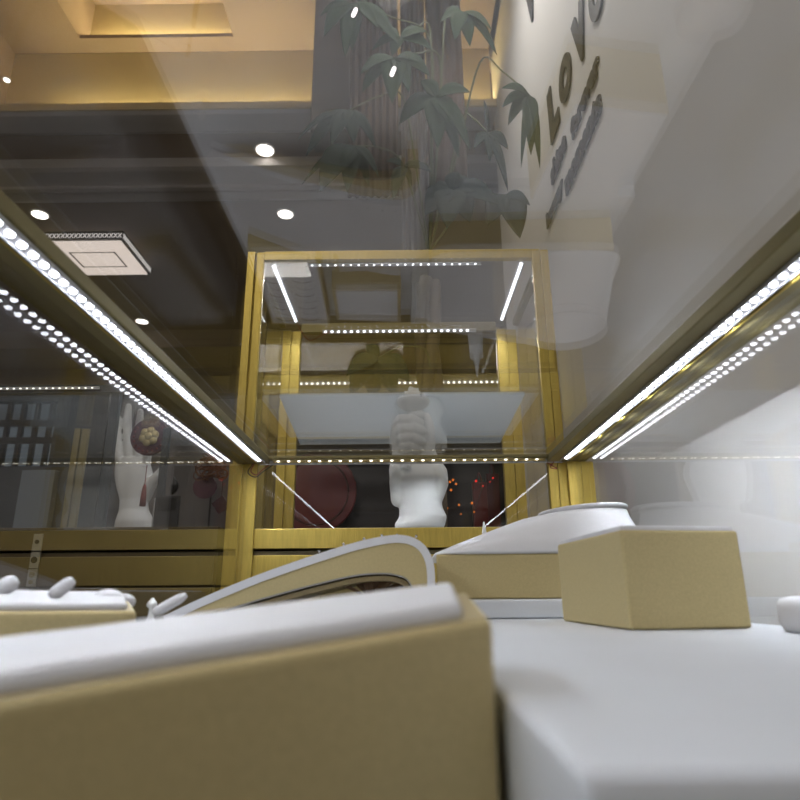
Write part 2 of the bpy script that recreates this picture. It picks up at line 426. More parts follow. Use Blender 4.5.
padded('display_block', 'big gold-sided display block with white padded top, blurred in the near left', 'display block',
       [fl, fr, br, bl], ZB + .001, rim=.0045, bev=.0022, pad_h=.004)

# ring tray far left
def lerp(a, b, t): return a + (b - a) * t
tfl = at_d(-60, 612, .25); tfr = at_d(137, 611, .29); tbr = at_d(128, 597, .36); tbl = at_d(-20, 594, .31)
tr = padded('ring_tray', 'low gold-edged ring tray with white top at the left edge', 'tray', [tfl, tfr, tbr, tbl], -.0210, rim=.004, pad_h=.003)
def ring_peg(px, py, D, ln, rot, lab, r=.005):
    p = at_d(px, py, D)
    bm = bmesh.new()
    d = Vector((math.cos(rot), .25, math.sin(rot))).normalized()
    pts = [p - d * ln / 2 + d * ln * k / 8 for k in range(9)]
    tube(bm, pts, [r * q for q in (.55, .85, 1, 1, 1, 1, 1, .85, .5)], 14)
    return tag(obj('ring_peg', bm, WHITE, None, True), lab, 'ring holder', 'padded ring pegs at the left')
ring_peg(4, 587, .3, .012, .6, 'white padded ring peg cut by the left edge of the picture', .004)
ring_peg(62, 588, .3, .012, .75, 'white padded ring peg leaning upward on the left tray', .0032)
ring_peg(170, 604, .36, .020, .55, 'thin white ring peg leaning toward the arched display', .003)
# cluster of three pads
def pad(px, py, D, rx, rz, lab):
    p = at_d(px, py, D); bm = bmesh.new()
    bmesh.ops.create_uvsphere(bm, u_segments=20, v_segments=12, radius=1)
    for v in bm.verts: v.co = Vector((v.co.x * rx, v.co.y * .008, max(v.co.z, -.5) * rz)) + p
    tag(obj('ring_pad', bm, WHITE, None, True), lab, 'ring holder', 'small rounded ring pads at the left')
pad(108, 600, .33, .0085, .0055, 'small rounded white ring pad beside the tray corner')
pad(124, 602, .34, .0055, .0045, 'smaller rounded white pad right of the other one')
bm = bmesh.new(); p = at_d(152, 604, .42)
loft(bm, [[(p.x + q * math.cos(2 * PI * k / 16), p.y + q * math.sin(2 * PI * k / 16), z) for k in range(16)] for q, z in ((.005, -.0212), (.002, -.014), (.0015, -.009), (.0035, -.007), (.003, -.005), (.0008, -.002))])
tag(obj('ring_stand', bm, PORC, None, True), 'tiny white ring stand left of the arched display', 'ring holder')

# arched necklace display
YA = .5; AY2 = .63
def xz(l): return [(at(px, py, Y=YA).x, at(px, py, Y=YA).z) for px, py in l]
outer = [(164, 617), (200, 600), (250, 579), (300, 561), (350, 545), (380, 538), (400, 536), (416, 540), (427, 550), (433, 566), (434, 590), (433, 620)]
inner = [(412, 620), (413, 592), (408, 580), (398, 575), (380, 573), (350, 576), (300, 588), (250, 602), (215, 614), (205, 619)]
oc = [(p.x, p.z) for p in curve([(x, 0, z) for x, z in xz(outer)], 6)]
ic = [(p.x, p.z) for p in curve([(x, 0, z) for x, z in xz(inner)], 6)]
zc = -.0210
oc = [(x, max(z, zc)) for x, z in oc]; ic = [(x, max(z, zc)) for x, z in ic]
arch = thing('arched_display', 'gold arched necklace display with white padded rim, sloping down to the left', 'jewelry stand', (-.08, .56, -.0210))
obj('arch_body', prism(oc + ic, YA, AY2), KRAFT, arch)
def band(path, off0, off1, y0, y1):
    n = len(path); top = []; bot = []
    for i, (x, z) in enumerate(path):
        a = path[max(i - 1, 0)]; b = path[min(i + 1, n - 1)]
        tx, tz = b[0] - a[0], b[1] - a[1]; l = math.hypot(tx, tz) or 1
        nx, nz = -tz / l, tx / l
        bot.append((x + nx * off0, max(z + nz * off0, zc))); top.append((x + nx * off1, max(z + nz * off1, zc)))
    return prism(bot + top[::-1], y0, y1)
obj('padded_rim', band(oc, -.0052, .0008, YA - .001, AY2 + .001), WHITE, arch)
obj('inner_piping', band(ic, -.0002, .0009, YA - .0006, YA + .004), mat('grey_piping', (.3, .29, .27), .6), arch)
obj('inner_ledge', band(ic, .0018, .0055, YA + .012, AY2 - .002), KRAFTRIM, arch)
for xq in (-.067, -.048, -.032, -.018, -.006, .009):
    zq = max(z for x, z in oc if abs(x - xq) < .008)
    p = Vector((xq, YA + .006, zq + .0012)); bm = bmesh.new(); bmesh.ops.create_uvsphere(bm, u_segments=10, v_segments=6, radius=.0011)
    bmesh.ops.translate(bm, verts=bm.verts, vec=p); obj('pin', bm, SILVER, arch, True)
# folded ribbon inside the arch
bm = bmesh.new(); a = at(372, 600, Y=.55)
for k in range(6):
    th = -1.0 + k * .4
    d = Vector((math.sin(th) * .03, .0, math.cos(th) * .022)); w_ = Vector((.006, 0, -.001))
    q = a + Vector((0, 0, .001)); vs = [q - w_ * .3, q + w_ * .3, q + d + w_, q + d + Vector((0, 0, .002)), q + d - w_]
    A = [bm.verts.new(v + Vector((0, -.002 + .003 * (k % 2), 0))) for v in vs]; B = [bm.verts.new(v + Vector((0, .006, 0))) for v in vs]
    bm.faces.new(A); bm.faces.new(B[::-1])
    for i in range(5): bm.faces.new((A[i], A[(i + 1) % 5], B[(i + 1) % 5], B[i]))
tag(obj('ribbon', bm, BROWN, None, True), 'brown folded ribbon tucked inside the arched display', 'ribbon')

# bust display
bust = thing('necklace_bust', 'white necklace bust with sloping shoulders on a gold base, behind the gold box', 'jewelry stand', (.13, .66, -.006))
zt0 = .034
base = [(.029, .60), (.226, .595), (.228, .80), (.04, .80)]
obj('base', hexa([(x, y, -.0055) for x, y in base], [(x, y, zt0) for x, y in base], .002), KRAFT, bust)
bm = bmesh.new()
def ring(cx, cy, rx, ry, z, sq=1.0, tilt=0, n=48):
    out = []
    for k in range(n):
        a = 2 * PI * k / n; c, s = math.cos(a), math.sin(a)
        e = sq; cc = math.copysign(abs(c) ** e, c); ss = math.copysign(abs(s) ** e, s)
        out.append((cx + rx * cc, cy + ry * ss, z + tilt * cc))
    return out
loft(bm, [ring(.1345, .70, .1055, .104, .0345, .22), ring(.1350, .70, .1055, .104, .0372, .26), ring(.148, .70, .091, .094, .049, .45), ring(.167, .70, .074, .080, .063, .65), ring(.182, .70, .059, .066, .074, .85), ring(.194, .70, .047, .055, .0812, 1, .002)])
obj('shoulders', bm, WHITE, bust, True)
bm = bmesh.new(); loft(bm, [ring(.195, .70, .044, .052, .0808, 1, .003), ring(.195, .70, .047, .055, .0822, 1, .003), ring(.195, .70, .0475, .056, .0852, 1, .003), ring(.195, .70, .045, .053, .0868, 1, .003), ring(.195, .70, .03, .033, .0872, 1, .003)])
obj('neck_plate', bm, WHITE, bust, True)
bm = bmesh.new(); c0 = at(485, 548, Y=.845)
loft(bm, [ring(c0.x, .845, r, r, z, n=24) for r, z in ((.0145, -.0055), (.0145, .0), (.011, .03), (.0095, .052), (.0098, .0605), (.0055, .062), (.0035, .071), (.001, .0895))])
tag(obj('ring_cone', bm, PORC, None, True), 'white pointed ring cone peeking over the bust shoulder', 'ring holder')
# little finger-shaped stand on the neck right behind (seen as pale point)
# right gold box
n0 = at_d(631, 629.5, .366); 
def gp(px, py, Z=-.0210): return at(px, py, Z=Z)
b0 = gp(631, 630); b1 = gp(753, 628); b2l = gp(563, 621)
side = (b2l - b0); b3 = b1 + side * .92
Hb = .0562
box_t = thing('gift_box', 'square gold box with white top standing alone at right', 'box', ((b0.x + b3.x) / 2, (b0.y + b3.y) / 2, -.0210))
Bq = [b0, b1, b3, b2l]
obj('side_panel', hexa(Bq, [p + Vector((0, 0, Hb)) for p in Bq], .0022), KRAFT, box_t)
cc = sum(Bq, Vector()) / 4
I = [p + (cc - p).normalized() * .0025 for p in Bq]
obj('padded_top', hexa([p + Vector((0, 0, Hb - .001)) for p in I], [p + Vector((0, 0, Hb + .0028)) for p in I], .0013), WHITE, box_t, True)
bm = bmesh.new(); c1 = at(792, 634, Z=-.0210)
loft(bm, [ring(.2235, c1.y + .012, .023 * q, .019 * q, z, .6) for q, z in ((.9, -.0210), (1, -.0165), (1, -.008), (.93, -.0045), (.7, -.003))])
tag(obj('ring_cushion', bm, WHITE, None, True), 'small rounded white cushion at the right edge', 'cushion')

# more trays on the board that are seen only in the mirror of the top glass
def tray(q, z0, h, lab, slots=0):
    T = [(x, y, z0 + h) for x, y in q]
    t = padded('jewelry_tray', lab, 'tray', T, z0, rim=.005, pad_h=.0015, bev=.0012, group='jewelry trays on the board')
    c = sum((Vector(p) for p in T), Vector()) / 4; ux = (Vector(T[1]) - Vector(T[0])) * .5; uy = (Vector(T[3]) - Vector(T[0])) * .5
    for i in range(slots):
        for j in (-1, 1):
            o_ = c + uy * (-.75 + 1.5 * i / max(1, slots - 1)) + ux * (.42 * j)
            bm = bmesh.new()
            tube(bm, [o_ + ux * .3 * math.cos(a_) + uy * .09 * math.sin(a_) + Vector((0, 0, .0017)) for a_ in [PI * q_ / 10 for q_ in range(11)]], .0008, 6)
            obj('ring_slot', bm, mat('slot_grey', (.3, .3, .32), .7) if i + j == -1 else bpy.data.materials['slot_grey'], t, True)
tray([(-.180, .645), (-.100, .645), (-.108, .86), (-.192, .85)], -.0210, .024, 'long white ring tray with curved slots near the far left corner', 5)
tray([(-.083, .64), (.000, .64), (-.001, .685), (-.082, .69)], -.0210, .028, 'narrow white gold-rimmed tray right behind the arched display')
tray([(-.092, .735), (-.002, .735), (-.003, .84), (-.095, .83)], -.0210, .028, 'white gold-rimmed tray closest to the tall cabinet')

# ---------------------------------------------------------------- tall cabinet behind
def B_cab(X0, X1, Y0, Y1, zt, lab, name='display_cabinet', shelf=True):
    t = thing(name, lab, 'display case', ((X0 + X1) / 2, (Y0 + Y1) / 2, ZF))
    zs = .089
    obj('cabinet_body', bx((X0, X1, Y0 + .006, Y1, ZF + .002, .058)), BRONZE, t)
    obj('drawer_front', bx((X0 + .004, X1 - .004, Y0 + .001, Y0 + .0058, .012, .052), bev=.001), BRONZE if name != 'display_cabinet' else GOLD, t)
    obj('drawer_front', bx((X0 + .004, X1 - .004, Y0 + .001, Y0 + .0058, -.4, .009), bev=.001), BRONZE if name != 'display_cabinet' else GOLD, t)
    obj('sill', bx((X0, X1, Y0, Y1, .061, zs), bev=.001), GOLD if name == 'display_cabinet' else BRONZE, t)
    return t
Y0, Y1 = .911, 1.215; HL = -.252; HR = .238; ZT = .535
cab = B_cab(HL, HR, Y0, Y1, ZT, 'tall gold-framed glass cabinet behind the counter, holding the white hand')
post(cab, HL, HL + .027, Y0, Y0 + .012, .0892, ZT, 'front_post')
post(cab, HR - .027, HR, Y0, Y0 + .012, .0892, ZT, 'front_post')
post(cab, HL + .006, HL + .042, Y1 - .02, Y1 - .002, .0892, ZT - .018, 'back_post')
post(cab, HR - .046, HR - .006, Y1 - .02, Y1 - .002, .0892, ZT - .018, 'back_post')
obj('top_rail', bx((HL + .027, HR - .027, Y0, Y0 + .012, ZT - .016, ZT), bev=.001), GOLD, cab)
obj('top_rail', bx((HL + .042, HR - .046, Y1 - .016, Y1, ZT - .02, ZT), bev=.001), GOLDB, cab)
obj('side_rail', bx((HL, HL + .012, Y0 + .013, Y1 - .021, ZT - .012, ZT), bev=.001), GOLDB, cab)
obj('side_rail', bx((HR - .012, HR, Y0 + .013, Y1 - .021, ZT - .012, ZT), bev=.001), GOLDB, cab)
obj('top_glass', bx((HL + .013, HR - .013, Y0 + .013, Y1 - .017, ZT - .008, ZT - .003)), GLB, cab)
obj('front_glass', bx((HL + .028, HR - .028, Y0 + .004, Y0 + .008, .0895, ZT - .0165)), GLB, cab)
obj('back_glass', bx((HL + .043, HR - .047, Y1 - .012, Y1 - .008, .0895, ZT - .0205)), GLB, cab)
obj('side_glass', bx((HL + .003, HL + .007, Y0 + .014, Y1 - .022, .0895, ZT - .0125)), GLB, cab)
obj('side_glass', bx((HR - .007, HR - .003, Y0 + .014, Y1 - .022, .0895, ZT - .0125)), GLB, cab)
led_strip(cab, (-.155, Y0 + .016, ZT - .0165), (.130, Y0 + .016, ZT - .0165), .0128, (0, -.5, -.866), w=.004, led=.003, material=LEDF)
led_strip(cab, (-.165, Y1 - .022, ZT - .0205), (.15, Y1 - .022, ZT - .0205), .0132, (0, -.5, -.866), w=.007, led=.0058, material=LEDF)
for x_, s_ in ((-.214, -1), (.198, 1)):
    led_strip(cab, (x_, Y0 + .02, ZT - .0125), (x_, Y1 - .05, ZT - .0125), .0085, (-s_ * .3, 0, -.954), w=.008, led=.006, material=LEDF)
    spots((x_, Y0 + .03, ZT - .02), (x_, Y1 - .06, ZT - .02), 3, 1.6)
spots((-.15, Y1 - .025, ZT - .03), (.15, Y1 - .025, ZT - .03), 3, 1.6, (0, -.5, -.866))
wire(cab, [(-.213, Y1 - .048, ZT - .016), (-.19, Y1 - .035, ZT - .045), (-.165, Y1 - .025, ZT - .03), (-.15, Y1 - .022, ZT - .022)], WIRER, .0008)
# frosted shelf
m = bpy.data.materials.new('frosted_glass'); m.use_nodes = True; nt = m.node_tree; nt.nodes.clear()
tl = nt.nodes.new('ShaderNodeBsdfTranslucent'); df = nt.nodes.new('ShaderNodeBsdfDiffuse'); mx = nt.nodes.new('ShaderNodeMixShader'); oo = nt.nodes.new('ShaderNodeOutputMaterial')
for q_ in (tl, df): q_.inputs[0].default_value = (.86, .92, .96, 1)
mx.inputs[0].default_value = .35
nt.links.new(tl.outputs[0], mx.inputs[1]); nt.links.new(df.outputs[0], mx.inputs[2]); nt.links.new(mx.outputs[0], oo.inputs[0])
FROST = m
za, zb_ = at(400, 396, Y=.992).z, at(400, 444, Y=1.185).z
obj('bounce_board', bx((HL + .03, HR - .03, Y0 + .014, Y1 - .022, .0892, .0905)), BOARD, cab)  # white board added to bounce light up onto the shelf
obj('shelf', hexa([(-.205, .992, za), (.2, .992, za), (.185, 1.185, zb_), (-.20, 1.185, zb_)], [(-.205, .992, za + .006), (.2, .992, za + .006), (.185, 1.185, zb_ + .006), (-.20, 1.185, zb_ + .006)], .0008), FROST, cab)
# drawer-front groove look comes from the gap between the panels

# cabinet row to the left
cab2 = B_cab(-1.4, -.2665, .913, 1.4, .3, 'bronze cabinet row left of the tall cabinet, carrying a low dark glass case', 'side_cabinet')
CE = at(121, 395, Y=.92).x; Z2 = at(60, 394, Y=.92).z
obj('counter_top', bx((-1.4, -.2665, .913, 1.4, .0893, .093), bev=.0008), BRONZE, cab2)
for x in (-1.38, CE - .012):
    obj('post', bx((x, x + .012, .915, .925, .0932, Z2)), DARK, cab2); obj('post', bx((x, x + .012, 1.13, 1.14, .0932, Z2)), DARK, cab2)
px_ = at(72, 450, Y=1.13).x
post(cab2, px_, px_ + .024, 1.128, 1.14, .0932, Z2, 'back_post', GOLDB)
obj('top_rail', bx((-1.4, CE, .913, .925, Z2, Z2 + .012)), DARK, cab2)
obj('front_glass', bx((-1.36, CE - .014, .918, .922, .0935, Z2)), GLB, cab2)
obj('top_glass', bx((-1.4, CE, .926, 1.14, Z2 + .004, Z2 + .009)), GLB, cab2)
led_strip(cab2, (-1.1, .912, Z2 + .006), (CE - .03, .912, Z2 + .006), .010, (0, -1, 0), w=.003, led=.0022, material=LEDY)

# switch plate on the cabinet front
pl = at(35, 560, Y=.912)
sw = thing('socket_strip', 'narrow clear plate with three round marks on the dark cabinet front, left', 'label', (pl.x, .9125, pl.z))
obj('plate', bx((pl.x - .0065, pl.x + .0065, .9105, .9135, pl.z - .036, pl.z + .036), bev=.0006), mat('clear_tag', (.32, .3, .24), .3), sw)
for dz, mm, r in ((.025, BLACK, .003), (0, BLACK, .0045), (-.02, GOLDB, .004), (-.03, GOLDB, .003)):
    bm = bmesh.new(); tube(bm, [(pl.x, .9104, pl.z + dz), (pl.x, .9092, pl.z + dz)], r, 20); obj('mark', bm, mm, sw)
for dz in (.012, -.012):
    obj('divider', bx((pl.x - .0065, pl.x + .0065, .9098, .9104, pl.z + dz - .0006, pl.z + dz + .0006)), BLACK, sw)

# ---------------------------------------------------------------- hands
def remeshed(name, bm, m, parent, voxel=.0022, smooth=6):
    me = bpy.data.meshes.new('tmp'); bmesh.ops.recalc_face_normals(bm, faces=bm.faces); bm.to_mesh(me); bm.free()
    o = bpy.data.objects.new('tmp', me); C.objects.link(o)
    r = o.modifiers.new('r', 'REMESH'); r.mode = 'VOXEL'; r.voxel_size = voxel
    s = o.modifiers.new('s', 'SMOOTH'); s.iterations = smooth; s.factor = .5
    dg = bpy.context.evaluated_depsgraph_get(); me2 = bpy.data.meshes.new_from_object(o.evaluated_get(dg))
    bpy.data.objects.remove(o); me2.name = name; me2.materials.clear(); me2.materials.append(m)
    for p in me2.polygons: p.use_smooth = True
    ob = bpy.data.objects.new(name, me2); C.objects.link(ob)
    if parent: ob.parent = parent; ob.matrix_parent_inverse = parent_world(parent).inverted()
    return ob
def caps(bm, pts, rs, n=14):
    """chain of spheres and tapered tubes"""
    pts = [Vector(p) for p in pts]
    for p, r in zip(pts, rs):
        res = bmesh.ops.create_uvsphere(bm, u_segments=n, v_segments=8, radius=r)
        bmesh.ops.translate(bm, verts=res['verts'], vec=p)
    for i in range(len(pts) - 1):
        if (pts[i] - pts[i + 1]).length > 1e-5: tube(bm, [pts[i], pts[i + 1]], [rs[i], rs[i + 1]], n)
def petal(bm, c, ang, r, h, open_, th=.0012):
    rows = []
    for i in range(6):
        u = i / 5; row = []
        for j in range(7):
            v = (j / 6 - .5) * 1.5
            rad = r * (.4 + .6 * math.sin(u * PI * .72)) * (1 + .3 * open_ * u) ; wv = 1 - .25 * u
            a = ang + v * wv
            row.append((c[0] + rad * math.cos(a), c[1] + rad * math.sin(a), c[2] + h * u * (1 - .15 * (abs(v)) ** 2)))
        rows.append(row)
    V = [[bm.verts.new(p) for p in r_] for r_ in rows]
    V2 = [[bm.verts.new((p[0] - th * math.cos(ang), p[1] - th * math.sin(ang), p[2] + th * .5)) for p in r_] for r_ in rows]
    for i in range(5):
        for j in range(6):
            bm.faces.new((V[i][j], V[i][j + 1], V[i + 1][j + 1], V[i + 1][j])); bm.faces.new((V2[i][j], V2[i + 1][j], V2[i + 1][j + 1], V2[i][j + 1]))
    for j in range(6): bm.faces.new((V[5][j], V[5][j + 1], V2[5][j + 1], V2[5][j]))
YH = .957
def hp(px, py, dy=0):
    p = at(px, py, Y=YH); return Vector((p.x, YH + dy, p.z))
def hand_rose(label):
    b = hp(421, 520); t = thing('hand_display', label, 'hand display', (b.x, YH, .0892))
    bm = bmesh.new()
    k = 1.0 / 535     # metres per photograph pixel at that depth (about)
    # wrist: flared oval foot, narrow waist
    def el(px, py, rx, ry, dy=0, z=None):
        c = hp(px, py, dy); z = z if z is not None else c.z
        return [(c.x + rx * math.cos(2 * PI * i / 28), c.y + ry * math.sin(2 * PI * i / 28), z) for i in range(28)]
    loft(bm, [el(419, 528, .036, .03, 0, .0907), el(420, 524, .038, .03), el(423, 517, .036, .028), el(421, 508, .033, .024), el(420, 502, .033, .022), el(420, 492, .038, .02), el(419, 480, .045, .02), el(418, 470, .045, .019), el(416, 462, .040, .018), el(414, 452, .034, .018), el(412, 440, .033, .017), el(411, 428, .028, .013)])
    # heel of the thumb on the right
    caps(bm, [hp(436, 500, -.004), hp(440, 484, -.006), hp(436, 470, -.008)], [.010, .013, .010])
    # little finger folded low on the left
    caps(bm, [hp(398, 500), hp(396, 482, -.008), hp(397, 470, -.018)], [.011, .0105, .008])
    caps(bm, [hp(399, 472, -.008), hp(402, 463, -.018), hp(406, 468, -.024)], [.0085, .0075, .0065])
    # fist holding: palm above, three fingers bent across
    caps(bm, [hp(405, 455), hp(399, 440), hp(399, 425, -.004)], [.014, .013, .011])
    for q, (y0_, ln, r) in enumerate(((424, 22, .0085), (433, 25, .0088), (443, 24, .0085), (451, 20, .0075))):
        caps(bm, [hp(398 + q, y0_, -.004), hp(400 + q, y0_ - 1, -.020), hp(398 + ln * .6, y0_ + 0, -.030), hp(398 + ln, y0_ + 2, -.022)], [r, r, r * .95, r * .75])
    # index finger and thumb pointing up on the right
    caps(bm, [hp(424, 458), hp(430, 446, -.006), hp(430, 430, -.008), hp(427, 418, -.010)], [.011, .0085, .0075, .0058])
    caps(bm, [hp(408, 424, -.008), hp(414, 418, -.012), hp(421, 416, -.012)], [.009, .008, .006])
    remeshed('hand', bm, PORC, t, .0018, 5)
    # rose held in the fingertips
    bm = bmesh.new(); c = hp(413, 414, -.010)
    for lay, (cnt, op, h, r) in enumerate(((3, .1, .040, .010), (3, .4, .036, .014), (4, .8, .030, .018), (5, 1.3, .022, .0205))):
        for i in range(cnt): petal(bm, c, 2 * PI * i / cnt + lay * .7, r, h, op)
    caps(bm, [c, c + Vector((0, 0, .016))], [.006, .009])
    rose = obj('rose', bm, PORC, t, True)
    bm = bmesh.new()
    for a_, l_ in ((2.9, .022), (.3, .026), (5.2, .02)):
        d = Vector((math.cos(a_), math.sin(a_) * .5, .35)); s = Vector((-math.sin(a_), math.cos(a_), 0)); q = c + Vector((0, 0, .002))
        vs = [q, q + d * l_ * .5 + s * .006, q + d * l_, q + d * l_ * .5 - s * .006]
        low = [bm.verts.new(v) for v in vs]; hi = [bm.verts.new(v + Vector((0, 0, .0012))) for v in vs]
        bm.faces.new(low[::-1]); bm.faces.new(hi)
        for i in range(4): bm.faces.new((low[i], low[(i + 1) % 4], hi[(i + 1) % 4], hi[i]))
    obj('rose_leaf', bm, PORC, t)
    return t
hand_rose('white sculpted hand holding a rose inside the tall cabinet')

# pale open hand in the side cabinet, fingers up
def hand_open(label):
    Y = 1.22
    def q(px, py, dy=0):
        p = at(px, py, Y=Y); return Vector((p.x, Y + dy, p.z))
    b = q(138, 528); t = thing('hand_display', label, 'hand display', (b.x, Y, .0932))
    bm = bmesh.new()
    def el(px, py, rx, ry, z=None):
        c = q(px, py); z = z if z is not None else c.z
        return [(c.x + rx * math.cos(2 * PI * i / 24), c.y + ry * math.sin(2 * PI * i / 24), z) for i in range(24)]
    loft(bm, [el(136, 530, .04, .03, .0935), el(135, 522, .037, .028), el(134, 510, .028, .02), el(134, 500, .027, .018), el(134, 488, .034, .018), el(134, 476, .038, .017), el(133, 466, .036, .015), el(133, 458, .028, .012)])
    for pts, r in ((((122, 470), (119, 450), (119, 432), (121, 420)), .0085), (((130, 466), (129, 443), (129, 422), (131, 408)), .009), (((138, 466), (139, 445), (141, 426), (143, 413)), .0088), (((145, 470), (149, 455), (152, 442), (154, 433)), .0075)):
        caps(bm, [q(x, y, -.004 * i) for i, (x, y) in enumerate(pts)], [r * 1.15, r, r * .92, r * .72])
    caps(bm, [q(144, 496), q(153, 484, -.008), q(160, 477, -.014), q(165, 471, -.014)], [.015, .012, .009, .0075])
    remeshed('hand', bm, PORC, t, .002, 5)
hand_open('white open mannequin hand in the side cabinet, behind the round purple pendant')

# pendant, tassel, filigree, small device in the side cabinet
YP = 1.16
def qp(px, py, Y=YP): return at(px, py, Y=Y)
c = qp(150, 437)
pend = thing('medallion', 'round purple medallion with a pale gold flower, hung before the open hand', 'ornament', c)
bm = bmesh.new()
def ydisc(bm, c, r, y0, y1, n=32, rn=None):
    a = [bm.verts.new((c.x + r * math.cos(2 * PI * k / n), y0, c.z + r * math.sin(2 * PI * k / n))) for k in range(n)]
    b = [bm.verts.new((c.x + r * math.cos(2 * PI * k / n), y1, c.z + r * math.sin(2 * PI * k / n))) for k in range(n)]
    bm.faces.new(a); bm.faces.new(b[::-1])
    for k in range(n): bm.faces.new((a[k], b[k], b[(k + 1) % n], a[(k + 1) % n]))
ydisc(bm, c, .036, c.y - .004, c.y + .004); bevel(bm, .0015, 2)
obj('disc', bm, PURPLE, pend)
bm = bmesh.new()
for k in range(6):
    a = 2 * PI * k / 6 + .3
    r0 = bmesh.ops.create_uvsphere(bm, u_segments=12, v_segments=8, radius=1)
    for v in r0['verts']: v.co = Vector((c.x + .011 * math.cos(a) + v.co.x * .0085, c.y - .005 + v.co.y * .004, c.z + .011 * math.sin(a) + v.co.z * .0085))
r0 = bmesh.ops.create_uvsphere(bm, u_segments=12, v_segments=8, radius=1)
for v in r0['verts']: v.co = Vector((c.x + v.co.x * .008, c.y - .007 + v.co.y * .004, c.z + v.co.z * .008))
obj('flower_relief', bm, GOLDL, pend, True)
bm = bmesh.new()
for k in range(20):
    a = 2 * PI * k / 20
    r0 = bmesh.ops.create_uvsphere(bm, u_segments=8, v_segments=6, radius=.0022)
    bmesh.ops.translate(bm, verts=r0['verts'], vec=(c.x + .029 * math.cos(a), c.y - .0045, c.z + .029 * math.sin(a)))
obj('bead_ring', bm, RED, pend, True)
bm = bmesh.new(); tube(bm, [c + Vector((0, 0, .036)), Vector(at(146, 414, Y=1.2))], .0008, 6); obj('cord', bm, BROWN, pend)
c = qp(144, 492)
ta = thing('tassel', 'small dull red tassel hanging below the purple medallion', 'tassel', (c.x, c.y, c.z))
bm = bmesh.new(); loft(bm, [[(c.x + r * math.cos(2 * PI * k / 12), YP + r * math.sin(2 * PI * k / 12), c.z + z) for k in range(12)] for r, z in ((.0055, -.026), (.005, -.01), (.0035, .008), (.002, .014))])
obj('fringe', bm, mat('dull_red_thread', (.3, .09, .09), .8), ta, True)
bm = bmesh.new(); tube(bm, [(c.x, YP, c.z + .014), (c.x, YP, c.z + .05)], .0008, 6); obj('cord', bm, WIRER, ta)
# device
a = qp(157, 496, 1.12); b = qp(177, 527, 1.12)
dv = thing('card_holder', 'small upright black-framed device with dark screen beside the open hand', 'device', ((a.x + b.x) / 2, 1.12, .0932))
obj('frame', bx((a.x, b.x, 1.118, 1.126, .0932, a.z), bev=.001), mat('grey_plastic', (.06, .06, .065), .4), dv)
obj('screen', bx((a.x + .005, b.x - .005, 1.1165, 1.118, a.z - .026, a.z - .004)), BLACK, dv)
obj('side_strip', bx((a.x - .003, a.x - .0005, 1.117, 1.124, .0932, a.z - .004)), SILVER, dv)
# dark diamond and leaf-like tags
c = qp(221, 505); bm = bmesh.new(); tube(bm, [(c.x, YP - .003, c.z), (c.x, YP + .003, c.z)], .017, 4)
dia = thing('diamond_tag', 'dark diamond-shaped tag hanging beside the gold post', 'ornament', c)
obj('tag', bm, mat('dark_wine', (.06, .02, .025), .4), dia)
bm = bmesh.new(); tube(bm, [(c.x, YP, c.z + .014), (c.x, YP, c.z + .08)], .0007, 6); obj('cord', bm, BLACK, dia)
c = qp(174, 484); bm = bmesh.new(); tube(bm, curve([c + Vector((-.003, 0, -.02)), c + Vector((.002, 0, -.005)), c + Vector((-.001, 0, .014))], 5), [.0012, .003, .005, .006, .006, .007, .007, .0055, .004, .002, .001], 8)
tag(obj('dark_charm', bm, BLACK, None, True), 'small dark charm hanging above the little device', 'ornament')
# copper filigree ornament
c = qp(210, 466)
fg = thing('filigree_ornament', 'tangled copper filigree ornament with a small wheel next to the post', 'ornament', c)
bm = bmesh.new()
rnd = random.Random(3)
for k in range(22):
    a0 = rnd.uniform(0, 2 * PI); rx = rnd.uniform(.008, .03); rz = rnd.uniform(.005, .016)
    cx = c.x + rnd.uniform(-.018, .022); cz = c.z + rnd.uniform(-.012, .012); th = rnd.uniform(-.6, .6)
    pts = []
    for i in range(15):
        a = a0 + i / 14 * PI * 1.6; u, w = rx * math.cos(a), rz * math.sin(a)
        pts.append((cx + u * math.cos(th) - w * math.sin(th), YP + rnd.uniform(-.001, .001) + .004 * math.sin(a * 2), cz + u * math.sin(th) + w * math.cos(th)))
    tube(bm, pts, .0011, 6)
obj('filigree', bm, COPPER, fg, True)
bm = bmesh.new(); tube(bm, [(c.x, YP + .02, .0932), (c.x, YP + .02, c.z), (c.x, YP, c.z)], .002, 8); obj('stand_rod', bm, BLACK, fg)
w = qp(224, 475); bm = bmesh.new()
tube(bm, [(w.x + .0095 * math.cos(2 * PI * i / 20), YP - .01, w.z + .0095 * math.sin(2 * PI * i / 20)) for i in range(21)], .0016, 6)
for i in range(5):
    a = 2 * PI * i / 5; tube(bm, [(w.x, YP - .01, w.z), (w.x + .009 * math.cos(a), YP - .01, w.z + .009 * math.sin(a))], .001, 6)
obj('wheel', bm, COPPER, fg, True)
for (px, py, r) in ((205, 487, .022), (218, 462, .012)):
    q_ = qp(px, py, YP + .012); bm = bmesh.new(); ydisc(bm, q_, r, q_.y - .002, q_.y + .002); obj('disc', bm, PURPLE, fg)

# ---------------------------------------------------------------- things behind the cabinets
YW = 3.2
